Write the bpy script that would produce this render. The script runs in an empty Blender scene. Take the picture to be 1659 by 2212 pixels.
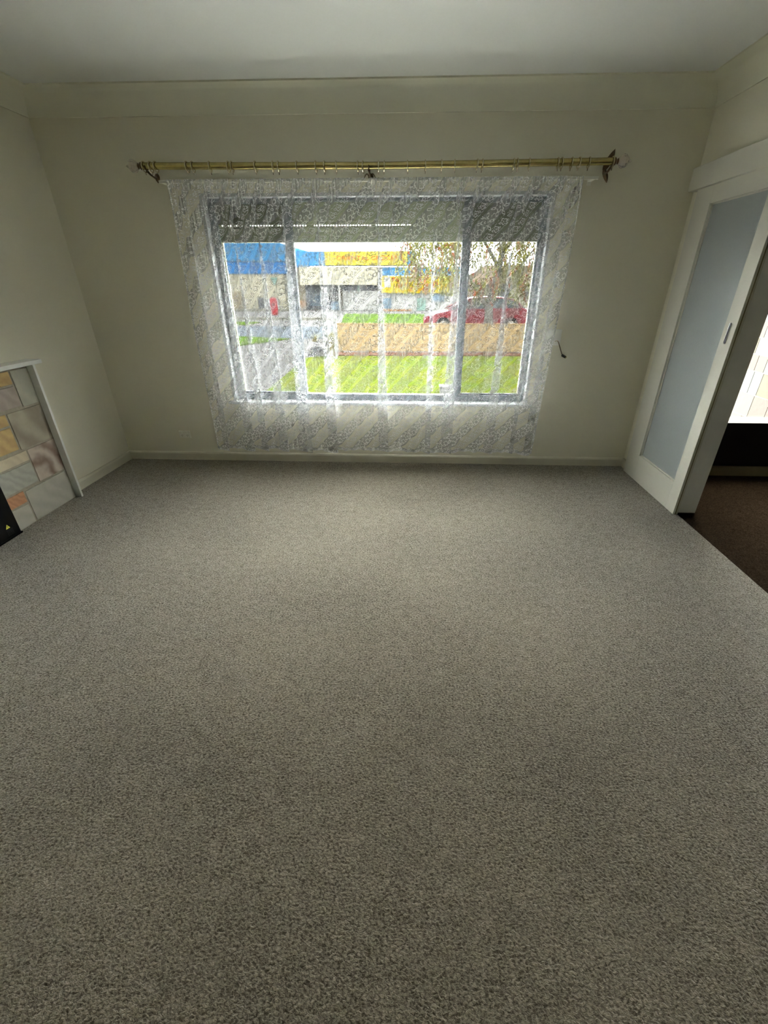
import bpy, bmesh, math, random
from mathutils import Vector, Matrix
PI = math.pi
random.seed(7)
S = bpy.context.scene
COL = S.collection

# ------------------------------------------------------------------ camera, sky, exposure
cam_d = bpy.data.cameras.new('camera')
cam_d.sensor_fit = 'VERTICAL'; cam_d.sensor_height = 36.0
cam_d.lens = 926.615 / 2212 * 36.0
cam_d.shift_x = -23.86 / 2212; cam_d.shift_y = -6.63 / 2212
cam_d.clip_start = 0.02; cam_d.clip_end = 400
cam = bpy.data.objects.new('camera', cam_d); COL.objects.link(cam)
cam.location = (2.7169, -3.8079, 1.4925)
cam.rotation_euler = (PI / 2 - 0.4819, 0, 0.04155)
S.camera = cam

SKY = 56.0
w = bpy.data.worlds.new('overcast_sky'); S.world = w; w.use_nodes = True
bg = w.node_tree.nodes['Background']
bg.inputs['Color'].default_value = (1.0, 0.995, 0.975, 1); bg.inputs['Strength'].default_value = SKY
S.view_settings.view_transform = 'Standard'; S.view_settings.look = 'None'
S.view_settings.gamma = 1.0; S.view_settings.use_curve_mapping = False
S.view_settings.exposure = 0.20
S.cycles.use_denoising = True
S.cycles.max_bounces = 10; S.cycles.diffuse_bounces = 7; S.cycles.glossy_bounces = 3
S.cycles.transmission_bounces = 6; S.cycles.transparent_max_bounces = 24
S.cycles.caustics_reflective = False; S.cycles.caustics_refractive = False
S.cycles.sample_clamp_indirect = 60.0

# ------------------------------------------------------------------ materials
class X:
    """tiny expression wrapper over math nodes"""
    def __init__(s, nt, sock): s.nt = nt; s.k = sock
    def _m(s, op, a, b=None, c=None):
        n = s.nt.nodes.new('ShaderNodeMath'); n.operation = op
        for i, v in enumerate((a, b, c)):
            if v is None: continue
            if isinstance(v, X): s.nt.links.new(v.k, n.inputs[i])
            else: n.inputs[i].default_value = v
        return X(s.nt, n.outputs[0])
    def __add__(s, o): return s._m('ADD', s, o)
    __radd__ = __add__
    def __sub__(s, o): return s._m('SUBTRACT', s, o)
    def __rsub__(s, o): return s._m('SUBTRACT', o, s)
    def __mul__(s, o): return s._m('MULTIPLY', s, o)
    __rmul__ = __mul__
    def __truediv__(s, o): return s._m('DIVIDE', s, o)
    def abs(s): return s._m('ABSOLUTE', s)
    def cos(s): return s._m('COSINE', s)
    def sin(s): return s._m('SINE', s)
    def sqrt(s): return s._m('SQRT', s)
    def floor(s): return s._m('FLOOR', s)
    def fmod(s, p): return s._m('FLOORED_MODULO', s, p)
    def lt(s, o): return s._m('LESS_THAN', s, o)
    def gt(s, o): return s._m('GREATER_THAN', s, o)
    def max(s, o): return s._m('MAXIMUM', s, o)
    def min(s, o): return s._m('MINIMUM', s, o)
    def atan2(s, o): return s._m('ARCTAN2', s, o)

def newmat(name):
    m = bpy.data.materials.new(name); m.use_nodes = True
    return m, m.node_tree, m.node_tree.nodes['Principled BSDF']

def mat(name, col, rough=0.6, metal=0.0, var=0.06, vscale=6.0, bump=0.0, bscale=120.0, spec=0.3, col2=None, detail=3):
    m, nt, b = newmat(name)
    tc = nt.nodes.new('ShaderNodeTexCoord')
    nz = nt.nodes.new('ShaderNodeTexNoise'); nz.inputs['Scale'].default_value = vscale; nz.inputs['Detail'].default_value = detail
    nt.links.new(tc.outputs['Object'], nz.inputs['Vector'])
    rp = nt.nodes.new('ShaderNodeMapRange'); rp.inputs['From Min'].default_value = 0.3; rp.inputs['From Max'].default_value = 0.7
    nt.links.new(nz.outputs['Fac'], rp.inputs['Value'])
    mx = nt.nodes.new('ShaderNodeMix'); mx.data_type = 'RGBA'
    c2 = col2 if col2 else tuple(c * (1 - var) for c in col)
    c1 = col if col2 else tuple(min(1, c * (1 + var)) for c in col)
    mx.inputs['A'].default_value = (*c1, 1); mx.inputs['B'].default_value = (*c2, 1)
    nt.links.new(rp.outputs['Result'], mx.inputs['Factor'])
    nt.links.new(mx.outputs['Result'], b.inputs['Base Color'])
    b.inputs['Roughness'].default_value = rough; b.inputs['Metallic'].default_value = metal
    b.inputs['Specular IOR Level'].default_value = spec
    if bump:
        n2 = nt.nodes.new('ShaderNodeTexNoise'); n2.inputs['Scale'].default_value = bscale
        nt.links.new(tc.outputs['Object'], n2.inputs['Vector'])
        bp = nt.nodes.new('ShaderNodeBump'); bp.inputs['Strength'].default_value = 1.0; bp.inputs['Distance'].default_value = bump
        nt.links.new(n2.outputs['Fac'], bp.inputs['Height']); nt.links.new(bp.outputs['Normal'], b.inputs['Normal'])
    return m

def carpet(name, light, dark, tuft=175.0, patch=0.10, sheen=0.15):
    m, nt, b = newmat(name)
    tc = nt.nodes.new('ShaderNodeTexCoord')
    mp = nt.nodes.new('ShaderNodeMapping'); mp.inputs['Scale'].default_value = (0.72, 1.0, 1.0)
    nt.links.new(tc.outputs['Object'], mp.inputs['Vector'])
    n1 = nt.nodes.new('ShaderNodeTexNoise'); n1.inputs['Scale'].default_value = tuft; n1.inputs['Detail'].default_value = 2.5
    n1.inputs['Roughness'].default_value = 0.65; n1.inputs['Distortion'].default_value = 0.6
    n2 = nt.nodes.new('ShaderNodeTexNoise'); n2.inputs['Scale'].default_value = tuft * 0.16; n2.inputs['Detail'].default_value = 2
    n3 = nt.nodes.new('ShaderNodeTexNoise'); n3.inputs['Scale'].default_value = 1.6; n3.inputs['Detail'].default_value = 3
    vo = nt.nodes.new('ShaderNodeTexVoronoi'); vo.inputs['Scale'].default_value = tuft * 1.1
    for n in (n1, n2, n3, vo): nt.links.new(mp.outputs['Vector'], n.inputs['Vector'])
    h = X(nt, n1.outputs['Fac']) * 1.35 + X(nt, vo.outputs['Distance']) * -0.12 + X(nt, n2.outputs['Fac']) * 0.20
    fac = (h - 0.50) * 2.1 + (X(nt, n3.outputs['Fac']) - 0.5) * (patch * 6)
    cr = nt.nodes.new('ShaderNodeMix'); cr.data_type = 'RGBA'; cr.clamp_factor = True
    cr.inputs['A'].default_value = (*dark, 1); cr.inputs['B'].default_value = (*light, 1)
    nt.links.new(fac.k, cr.inputs['Factor']); nt.links.new(cr.outputs['Result'], b.inputs['Base Color'])
    bp = nt.nodes.new('ShaderNodeBump'); bp.inputs['Strength'].default_value = 0.9; bp.inputs['Distance'].default_value = 0.0042
    nt.links.new(h.k, bp.inputs['Height']); nt.links.new(bp.outputs['Normal'], b.inputs['Normal'])
    b.inputs['Roughness'].default_value = 0.95; b.inputs['Specular IOR Level'].default_value = 0.0
    sw = (h - 0.44) * (2.2 * sheen); nt.links.new(sw.max(0.15 * sheen).min(1.0).k, b.inputs['Sheen Weight']); b.inputs['Sheen Roughness'].default_value = 0.45; b.inputs['Sheen Tint'].default_value = (1.0, 1.0, 0.97, 1)
    return m

def stone(name, c1, c2, scale=7.0, vein=0.5):
    m, nt, b = newmat(name)
    tc = nt.nodes.new('ShaderNodeTexCoord')
    wv = nt.nodes.new('ShaderNodeTexWave'); wv.inputs['Scale'].default_value = scale; wv.inputs['Distortion'].default_value = 7
    wv.inputs['Detail'].default_value = 3; wv.inputs['Detail Scale'].default_value = 1.2; wv.bands_direction = 'DIAGONAL'
    nz = nt.nodes.new('ShaderNodeTexNoise'); nz.inputs['Scale'].default_value = 22; nz.inputs['Detail'].default_value = 5
    nt.links.new(tc.outputs['Object'], wv.inputs['Vector']); nt.links.new(tc.outputs['Object'], nz.inputs['Vector'])
    f = X(nt, wv.outputs['Fac']) * vein + X(nt, nz.outputs['Fac']) * (1 - vein) * 1.2 - 0.1
    mx = nt.nodes.new('ShaderNodeMix'); mx.data_type = 'RGBA'; mx.clamp_factor = True
    mx.inputs['A'].default_value = (*c1, 1); mx.inputs['B'].default_value = (*c2, 1)
    nt.links.new(f.k, mx.inputs['Factor']); nt.links.new(mx.outputs['Result'], b.inputs['Base Color'])
    bp = nt.nodes.new('ShaderNodeBump'); bp.inputs['Distance'].default_value = 0.002
    nt.links.new(nz.outputs['Fac'], bp.inputs['Height']); nt.links.new(bp.outputs['Normal'], b.inputs['Normal'])
    b.inputs['Roughness'].default_value = 0.8
    return m

def thin_glass(name, tint=(0.93, 0.95, 0.94), gloss=0.06):
    m, nt, b = newmat(name); nt.nodes.remove(b)
    out = nt.nodes['Material Output']
    t = nt.nodes.new('ShaderNodeBsdfTransparent'); t.inputs['Color'].default_value = (*tint, 1)
    g = nt.nodes.new('ShaderNodeBsdfGlossy'); g.inputs['Roughness'].default_value = 0.02
    lw = nt.nodes.new('ShaderNodeLayerWeight'); lw.inputs['Blend'].default_value = 0.25
    f = X(nt, lw.outputs['Fresnel']) * 0.5 + gloss * 0.3
    mx = nt.nodes.new('ShaderNodeMixShader')
    nt.links.new(f.k, mx.inputs[0]); nt.links.new(t.outputs[0], mx.inputs[1]); nt.links.new(g.outputs[0], mx.inputs[2])
    nt.links.new(mx.outputs[0], out.inputs['Surface'])
    return m

def cloth_bsdf(nt, opac, diff, trans):
    out = nt.nodes['Material Output']
    tr = nt.nodes.new('ShaderNodeBsdfTransparent')
    d = nt.nodes.new('ShaderNodeBsdfDiffuse'); d.inputs['Color'].default_value = (*diff, 1)
    tl = nt.nodes.new('ShaderNodeBsdfTranslucent'); tl.inputs['Color'].default_value = (*trans, 1)
    ad = nt.nodes.new('ShaderNodeAddShader'); nt.links.new(d.outputs[0], ad.inputs[0]); nt.links.new(tl.outputs[0], ad.inputs[1])
    mx = nt.nodes.new('ShaderNodeMixShader')
    if isinstance(opac, X): nt.links.new(opac.k, mx.inputs[0])
    else: mx.inputs[0].default_value = opac
    nt.links.new(tr.outputs[0], mx.inputs[1]); nt.links.new(ad.outputs[0], mx.inputs[2])
    nt.links.new(mx.outputs[0], out.inputs['Surface'])

def lace():
    m, nt, b = newmat('white_floral_lace'); nt.nodes.remove(b)
    uv = nt.nodes.new('ShaderNodeUVMap'); uv.uv_map = 'UVMap'
    sp = nt.nodes.new('ShaderNodeSeparateXYZ'); nt.links.new(uv.outputs[0], sp.inputs[0])
    u = X(nt, sp.outputs[0]); v = X(nt, sp.outputs[1])
    c = 0.70711; Q = 0.180
    p = u * c + v * c
    q0 = v * c - u * c
    row = (q0 / Q).floor()
    q = q0.fmod(Q)                                   # 0..Q across the diagonal bands
    p = p + row * 0.049
    def bloom(P, off, qc, r0, r1, wd, turn=0.0):
        a = (p + off).fmod(P) - P / 2; b_ = q - qc
        r = (a * a + b_ * b_).sqrt(); th = b_.atan2(a)
        Rp = (th * 2.5 + turn).cos().abs() * r1 + r0
        return r, th, (r - Rp).abs().lt(wd), r.lt(Rp)
    def leaves(r, th, n, off, rc, lx, ly, wd):
        sec = 2 * PI / n
        ph = (th + off + sec / 2).fmod(sec) - sec / 2
        lx_ = (r * ph.cos() - rc) / lx; ly_ = (r * ph.sin()) / ly
        e = (lx_ * lx_ + ly_ * ly_)
        return (e - 1.0).abs().lt(wd), e.lt(1.0)
    P1 = 0.132
    r, th, big, bigfill = bloom(P1, 0.0, 0.134, 0.0175, 0.0135, 0.0032)      # large five petalled flowers
    ctr = (r - 0.0062).abs().lt(0.0020)
    lf, lff = leaves(r, th, 6, 0.55, 0.046, 0.0140, 0.0068, 0.58)
    r2, th2, sm, smf = bloom(0.066, 0.0, 0.044, 0.0110, 0.0085, 0.0027)      # vine of small flowers
    c2 = (r2 - 0.0040).abs().lt(0.0016)
    lf2, _ = leaves(r2, th2, 2, 0.35, 0.0265, 0.0090, 0.0050, 0.62)
    r3, th3, s3, s3f = bloom(P1, P1 / 2, 0.118, 0.0115, 0.0075, 0.0027, 1.2)
    wob = (p * 45).sin() * 0.003
    l1 = (q - 0.019 + wob * 0.6).abs().lt(0.0010)
    dash = (q - 0.071 + wob).abs().lt(0.0011) * p.fmod(0.026).lt(0.018)
    dense = (q + wob * 1.5).gt(0.090) * q.lt(0.177)
    vine = q.gt(0.022) * q.lt(0.066)
    motif = big.max(ctr).max(lf).max(sm).max(c2).max(lf2).max(s3).max(l1).max(dash)
    mesh = (u * 1250).sin().gt(0.2) * 0.05 + 0.0
    net = dense * 0.17 + vine * 0.05 + 0.13 + mesh
    op = (motif * 0.90).max(net).max(bigfill * 0.26).max(lff * 0.26)
    at = nt.nodes.new('ShaderNodeAttribute'); at.attribute_name = 'hem'      # hems and heading tape are doubled cloth
    op = op + X(nt, at.outputs['Fac']) * 0.55
    cloth_bsdf(nt, op.min(0.95), (0.60, 0.61, 0.635), (0.0058, 0.0061, 0.0068))
    # bright white face; reverse coloured darker to shade out glow trapped in the folds
    dn = next(n for n in nt.nodes if n.type == 'BSDF_DIFFUSE')
    ge = nt.nodes.new('ShaderNodeNewGeometry'); mc = nt.nodes.new('ShaderNodeMix'); mc.data_type = 'RGBA'
    mc.inputs['A'].default_value = (0.42, 0.425, 0.44, 1); mc.inputs['B'].default_value = (0.86, 0.87, 0.89, 1)
    nt.links.new(ge.outputs['Backfacing'], mc.inputs['Factor']); nt.links.new(mc.outputs['Result'], dn.inputs['Color'])
    return m

M = dict(
    wall=mat('warm_white_wall_paint', (0.70, 0.675, 0.555), 0.75, var=0.015, vscale=2.5, bump=0.0006, bscale=260),
    ceiling=mat('white_ceiling_paint', (0.71, 0.725, 0.705), 0.85, var=0.01, vscale=2),
    cornice=mat('cornice_paint', (0.70, 0.69, 0.57), 0.7, var=0.01),
    trim=mat('cream_gloss_trim', (0.60, 0.575, 0.47), 0.35, var=0.02, vscale=8),
    white=mat('white_gloss_paint', (0.76, 0.765, 0.73), 0.35, var=0.02, vscale=9),
    door=mat('cream_door_paint', (0.60, 0.59, 0.52), 0.38, var=0.02, vscale=5),
    frame=mat('window_white_paint', (0.42, 0.43, 0.45), 0.5, var=0.02, spec=0.05),
    alu=mat('grey_aluminium', (0.15, 0.165, 0.185), 0.5, metal=0.0, var=0.04, spec=0.05),
    brass=mat('polished_brass', (0.46, 0.385, 0.17), 0.24, metal=1.0, var=0.12, vscale=30),
    brassdull=mat('aged_brass', (0.13, 0.09, 0.05), 0.42, metal=0.85, var=0.25, vscale=60),
    ring=mat('ring_brass', (0.66, 0.58, 0.42), 0.18, metal=1.0, var=0.1, vscale=40),
    plastic=mat('white_plastic', (0.74, 0.735, 0.66), 0.4, var=0.01),
    dark=mat('dark_hole', (0.02, 0.018, 0.014), 0.6),
    black=mat('black_enamel_and_shade', (0.004, 0.004, 0.005), 0.35, var=0.1, spec=0.25),
    chrome=mat('chrome', (0.75, 0.77, 0.8), 0.12, metal=1.0),
    gunmetal=mat('dark_recess_metal', (0.10, 0.10, 0.12), 0.3, metal=0.7),
    grout=mat('pale_mortar', (0.34, 0.31, 0.24), 0.9, var=0.1, vscale=40),
    yellow=mat('warning_yellow', (0.75, 0.68, 0.10), 0.5),
    labeltxt=mat('grey_print', (0.07, 0.07, 0.08), 0.6),
    shutter=mat('cream_shutter_metal', (0.44, 0.44, 0.30), 0.5, var=0.02),
    carpet=carpet('beige_loop_carpet', (0.300, 0.258, 0.192), (0.072, 0.060, 0.042), sheen=1.0),
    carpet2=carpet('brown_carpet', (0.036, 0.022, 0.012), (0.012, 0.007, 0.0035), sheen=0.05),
    lace=lace(), glass=thin_glass('window_glass'),
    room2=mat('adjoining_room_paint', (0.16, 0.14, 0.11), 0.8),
    kick=mat('dull_olive_skirting', (0.20, 0.17, 0.10), 0.6),
)
def crystal():
    m, nt, b = newmat('cut_acrylic')
    b.inputs['Base Color'].default_value = (0.80, 0.72, 0.66, 1); b.inputs['Roughness'].default_value = 0.05
    b.inputs['Transmission Weight'].default_value = 0.75; b.inputs['IOR'].default_value = 1.5
    b.inputs['Specular IOR Level'].default_value = 0.8
    return m
M['crystal'] = crystal()
def screen():
    m, nt, b = newmat('dark_insect_mesh'); nt.nodes.remove(b)
    cloth_bsdf(nt, 0.22, (0.03, 0.03, 0.03), (0.0, 0.0, 0.0))
    return m
M['screen'] = screen()
def frosted():
    m, nt, b = newmat('obscure_glass')
    tc = nt.nodes.new('ShaderNodeTexCoord')
    mp = nt.nodes.new('ShaderNodeMapping'); mp.inputs['Scale'].default_value = (1, 1, 0.35)
    nt.links.new(tc.outputs['Object'], mp.inputs['Vector'])
    nz = nt.nodes.new('ShaderNodeTexNoise'); nz.inputs['Scale'].default_value = 170; nz.inputs['Detail'].default_value = 2
    nt.links.new(mp.outputs['Vector'], nz.inputs['Vector'])
    bp = nt.nodes.new('ShaderNodeBump'); bp.inputs['Distance'].default_value = 0.0012
    nt.links.new(nz.outputs['Fac'], bp.inputs['Height']); nt.links.new(bp.outputs['Normal'], b.inputs['Normal'])
    b.inputs['Base Color'].default_value = (0.37, 0.41, 0.41, 1); b.inputs['Roughness'].default_value = 0.38
    b.inputs['Transmission Weight'].default_value = 0.22; b.inputs['Specular IOR Level'].default_value = 0.55
    return m
M['frost'] = frosted()
# outdoors (the exposure is set for the dim room, so the daylight is strong and outdoor surfaces are deep toned)
KO = 8.0 / SKY
def mat_out(name, col, rough=0.6, col2=None, **kw):
    kw.setdefault('spec', 0.0)
    return mat(name, tuple(c * KO for c in col), rough, col2=tuple(c * KO for c in col2) if col2 else None, **kw)
M.update(
    grass=mat_out('bright_lawn', (0.098, 0.150, 0.014), 0.9, vscale=1.2, col2=(0.140, 0.150, 0.016), bump=0.02, bscale=60),
    verge=mat_out('verge_grass', (0.055, 0.115, 0.014), 0.9, vscale=2, col2=(0.08, 0.12, 0.02)),
    concrete=mat_out('pale_concrete', (0.150, 0.146, 0.148), 0.9, vscale=1.5, var=0.08),
    asphalt=mat_out('blue_grey_asphalt', (0.105, 0.120, 0.140), 0.9, vscale=3, var=0.06),
    kerb=mat_out('kerb_concrete', (0.17, 0.165, 0.14), 0.9),
    fence=mat_out('cream_stained_timber', (0.33, 0.235, 0.115), 0.7, vscale=5, var=0.10),
    bed=mat_out('red_brown_edging', (0.13, 0.068, 0.045), 0.9, vscale=12, var=0.25),
    blue=mat_out('bright_blue_cladding', (0.045, 0.165, 0.33), 0.6, vscale=1, var=0.05),
    blued=mat_out('deep_blue_cladding', (0.030, 0.120, 0.30), 0.6, vscale=1, var=0.05),
    yel=mat_out('yellow_sign', (0.36, 0.30, 0.040), 0.6, var=0.03),
    yel2=mat_out('strong_yellow_sign', (0.36, 0.27, 0.008), 0.6, var=0.03),
    redtxt=mat_out('red_sign_paint', (0.28, 0.035, 0.012), 0.6),
    ortxt=mat_out('orange_sign_paint', (0.30, 0.12, 0.03), 0.6),
    creamw=mat_out('cream_shop_wall', (0.32, 0.30, 0.23), 0.8, var=0.05, vscale=0.6),
    tan=mat_out('tan_panel', (0.19, 0.165, 0.12), 0.8, var=0.05),
    whitew=mat_out('white_shop_wall', (0.30, 0.30, 0.29), 0.8, var=0.04, vscale=0.7),
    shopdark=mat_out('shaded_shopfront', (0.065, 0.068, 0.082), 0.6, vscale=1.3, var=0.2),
    shopblue=mat_out('pale_blue_panel', (0.10, 0.15, 0.20), 0.6, var=0.1),
    terra=mat_out('terracotta_panel', (0.20, 0.125, 0.075), 0.7),
    aqua=mat_out('pale_aqua_sign', (0.14, 0.22, 0.19), 0.7),
    pillar=mat_out('red_painted_post', (0.30, 0.022, 0.03), 0.45),
    car=mat_out('red_car_paint', (0.20, 0.012, 0.022), 0.3, var=0.03, spec=0.04),
    carglass=mat_out('dark_car_glass', (0.05, 0.065, 0.07), 0.1, spec=0.06),
    tyre=mat_out('black_tyre', (0.012, 0.012, 0.013), 0.8),
    bark=mat_out('grey_brown_bark', (0.15, 0.14, 0.12), 0.9, vscale=12, var=0.3, bump=0.02, bscale=20),
    leafy=mat_out('yellow_green_leaf', (0.27, 0.25, 0.05), 0.6, vscale=1.5, col2=(0.17, 0.185, 0.06)),
    leafo=mat_out('orange_leaf', (0.28, 0.10, 0.03), 0.6, vscale=1.5, col2=(0.22, 0.05, 0.03)),
    straw=mat_out('straw_yellow_blade', (0.28, 0.22, 0.06), 0.7, vscale=4, col2=(0.12, 0.13, 0.04)),
    mound=mat_out('dark_shrub_leaf', (0.095, 0.095, 0.105), 0.8, vscale=10, var=0.3),
    roof=mat_out('brown_tiled_roof', (0.17, 0.13, 0.10), 0.8, var=0.1),
    flint=mat_out('small_white_box', (0.30, 0.30, 0.30), 0.5),
    patio=mat('pale_reflector_slab', (0.36, 0.355, 0.34), 0.8, var=0.03),  # kept paler than the other outdoor colours so it throws skylight indoors
    brickout=mat_out('brick_outside', (0.20, 0.16, 0.12), 0.9, vscale=8, var=0.15),
)

# ------------------------------------------------------------------ mesh helpers
class MB:
    def __init__(s): s.v = []; s.f = []; s.m = []; s.mats = []
    def _mi(s, m):
        if m is None: return 0
        if m not in s.mats: s.mats.append(m)
        return s.mats.index(m)
    def add(s, vs, fs, m=None):
        o = len(s.v); s.v += [tuple(v) for v in vs]; k = s._mi(m)
        for f in fs: s.f.append(tuple(i + o for i in f)); s.m.append(k)
        return s
    def box(s, x0, x1, y0, y1, z0, z1, b=0.0, m=None):
        if x0 > x1: x0, x1 = x1, x0
        if y0 > y1: y0, y1 = y1, y0
        if z0 > z1: z0, z1 = z1, z0
        if b <= 0:
            vs = [(x, y, z) for z in (z0, z1) for y in (y0, y1) for x in (x0, x1)]
            return s.add(vs, [(0, 2, 3, 1), (4, 5, 7, 6), (0, 1, 5, 4), (2, 6, 7, 3), (0, 4, 6, 2), (1, 3, 7, 5)], m)
        b = min(b, (x1 - x0) * .45, (y1 - y0) * .45, (z1 - z0) * .45)
        bm = bmesh.new(); bmesh.ops.create_cube(bm, size=1)
        for v in bm.verts:
            v.co = Vector((x0 + (v.co.x + .5) * (x1 - x0), y0 + (v.co.y + .5) * (y1 - y0), z0 + (v.co.z + .5) * (z1 - z0)))
        bmesh.ops.bevel(bm, geom=bm.edges[:], offset=b, segments=2, profile=0.6, affect='EDGES')
        bm.verts.index_update()
        s.add([v.co[:] for v in bm.verts], [[v.index for v in f.verts] for f in bm.faces], m); bm.free()
        return s
    def tube(s, pts, r, n=10, m=None, closed=False, cap=True):
        pts = [Vector(p) for p in pts]; N = len(pts)
        rs = r if isinstance(r, (list, tuple)) else [r] * N
        vs = []; up = None
        for i, p in enumerate(pts):
            if closed: d = (pts[(i + 1) % N] - pts[i - 1])
            else: d = pts[min(i + 1, N - 1)] - pts[max(i - 1, 0)]
            d.normalize()
            if up is None: up = d.orthogonal().normalized()
            else:
                up = (up - d * up.dot(d))
                up = up.normalized() if up.length > 1e-6 else d.orthogonal().normalized()
            sd = d.cross(up)
            for k in range(n):
                a = 2 * PI * k / n; vs.append(p + (up * math.cos(a) + sd * math.sin(a)) * rs[i])
        fs = []
        for i in range(N if closed else N - 1):
            j = (i + 1) % N
            for k in range(n):
                l = (k + 1) % n; fs.append((i * n + k, i * n + l, j * n + l, j * n + k))
        if not closed and cap:
            fs.append(tuple(range(n))[::-1]); fs.append(tuple((N - 1) * n + k for k in range(n)))
        return s.add(vs, fs, m)
    def lathe(s, prof, org, axis='z', n=20, m=None, tilt=None, facet=None):
        """prof: (radius, distance along the axis)"""
        vs = []; org = Vector(org)
        for (r, h) in prof:
            for k in range(n):
                a = 2 * PI * k / n
                if axis == 'z': v = Vector((r * math.cos(a), r * math.sin(a), h))
                elif axis == 'x': v = Vector((h, r * math.cos(a), r * math.sin(a)))
                else: v = Vector((r * math.cos(a), h, r * math.sin(a)))
                if tilt: v = tilt @ v
                vs.append(org + v)
        fs = []
        for i in range(len(prof) - 1):
            for k in range(n):
                l = (k + 1) % n; fs.append((i * n + k, i * n + l, (i + 1) * n + l, (i + 1) * n + k))
        fs.append(tuple(range(n))); fs.append(tuple((len(prof) - 1) * n + k for k in range(n)))
        return s.add(vs, fs, m)
    def prism(s, poly, a0, a1, axis='y', m=None):
        """poly of 2D points extruded along an axis"""
        def mk(p, a):
            if axis == 'y': return (p[0], a, p[1])
            if axis == 'x': return (a, p[0], p[1])
            return (p[0], p[1], a)
        n = len(poly)
        vs = [mk(p, a0) for p in poly] + [mk(p, a1) for p in poly]
        fs = [tuple(range(n)), tuple(range(2 * n - 1, n - 1, -1))]
        for i in range(n):
            j = (i + 1) % n; fs.append((i, i + n, j + n, j))
        return s.add(vs, fs, m)
    def build(s, name, m=None, parent=None, smooth=False, fixn=True):
        me = bpy.data.meshes.new(name); me.from_pydata(s.v, [], s.f); me.update()
        if fixn:
            bm = bmesh.new(); bm.from_mesh(me); bmesh.ops.recalc_face_normals(bm, faces=bm.faces[:]); bm.to_mesh(me); bm.free()
        if s.mats:
            for mm in s.mats: me.materials.append(mm)
            for p, k in zip(me.polygons, s.m): p.material_index = k
        else: me.materials.append(m)
        if smooth:
            for p in me.polygons: p.use_smooth = True
            try: me.set_sharp_from_angle(angle=math.radians(40))
            except Exception: pass
        o = bpy.data.objects.new(name, me); COL.objects.link(o)
        if parent is not None:
            o.parent = parent; o.matrix_parent_inverse = Matrix.Translation(parent.location).inverted()
        return o

def tag(o, label=None, cat=None, group=None, kind=None):
    if label: o['label'] = label
    if cat: o['category'] = cat
    if group: o['group'] = group
    if kind: o['kind'] = kind
    return o
def thing(name, loc, label, cat, group=None, kind=None):
    o = bpy.data.objects.new(name, None); COL.objects.link(o); o.location = loc; o.empty_display_size = 0.1
    return tag(o, label, cat, group, kind)
def struct(o, label, cat): return tag(o, label, cat, kind='structure')
def copy_tree(root, delta):
    c = root.copy(); COL.objects.link(c); c.location = root.location + Vector(delta)
    for ch in [x for x in bpy.data.objects if x.parent == root]:
        k = ch.copy(); COL.objects.link(k); k.parent = c
        k.matrix_parent_inverse = ch.matrix_parent_inverse.copy()
    return c
def text_mb(txt, size, loc, rot, m, depth=0.0, name='lettering', parent=None, width=None):
    cu = bpy.data.curves.new(name, 'FONT'); cu.body = txt; cu.size = size; cu.extrude = depth; cu.align_x = 'CENTER'; cu.align_y = 'CENTER'
    t = bpy.data.objects.new(name, cu); COL.objects.link(t)
    bpy.context.view_layer.update()
    me = bpy.data.meshes.new_from_object(t.evaluated_get(bpy.context.evaluated_depsgraph_get()))
    bpy.data.objects.remove(t)
    if width:
        xs = [v.co.x for v in me.vertices]; k = width / (max(xs) - min(xs))
        for v in me.vertices: v.co.x *= k
    R_ = Matrix.Translation(Vector(loc)) @ rot.to_4x4()
    me.transform(R_); me.materials.clear(); me.materials.append(m)
    o = bpy.data.objects.new(name, me); COL.objects.link(o)
    if parent is not None:
        o.parent = parent; o.matrix_parent_inverse = Matrix.Translation(parent.location).inverted()
    return o

# ------------------------------------------------------------------ room shell
W = 4.67; D = -6.4; H = 2.66; HC = 2.52; TH = 0.25
WX0, WX1, WZ0, WZ1 = 1.112, 3.714, 0.555, 2.086          # window opening
OY0, OY1, OZ = -0.93, -3.30, 2.06                        # opening to the next room, right wall
GZ = -0.40                                               # ground level outside

struct(MB().box(0, W, D, 0, -0.15, 0).build('floor', M['carpet']), 'beige cut pile carpet covering the whole living room floor', 'carpet')
struct(MB().box(-0.2, 8.4, D - 0.2, TH, H, H + 0.12).build('ceiling', M['ceiling']), 'flat white ceiling above the living room', 'ceiling')
wb = MB()
wb.box(-0.2, WX0, 0, TH, GZ, H); wb.box(WX1, 4.99, 0, TH, GZ, H)
wb.box(WX0, WX1, 0, TH, GZ, WZ0); wb.box(WX0, WX1, 0, TH, WZ1, H)
struct(wb.build('wall_back', M['wall']), 'warm white wall around the wide curtained window', 'wall')
struct(MB().box(-0.2, 0, D, 0, -0.15, H).build('wall_left', M['wall']), 'warm white left wall beyond the fireplace surround', 'wall')
wr = MB()
wr.box(W, W + 0.12, -0.91, 0, -0.15, H); wr.box(W, W + 0.12, OY1 + 0.02, -0.91, OZ, H); wr.box(W, W + 0.12, D, OY1 + 0.02, -0.15, H)
struct(wr.build('wall_right', M['wall']), 'warm white right wall above and beside the sliding door', 'wall')
struct(MB().box(-0.2, 8.4, D - 0.2, D, -0.15, H).build('wall_rear', M['wall']), 'plain warm white wall behind the viewer', 'wall')

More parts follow.
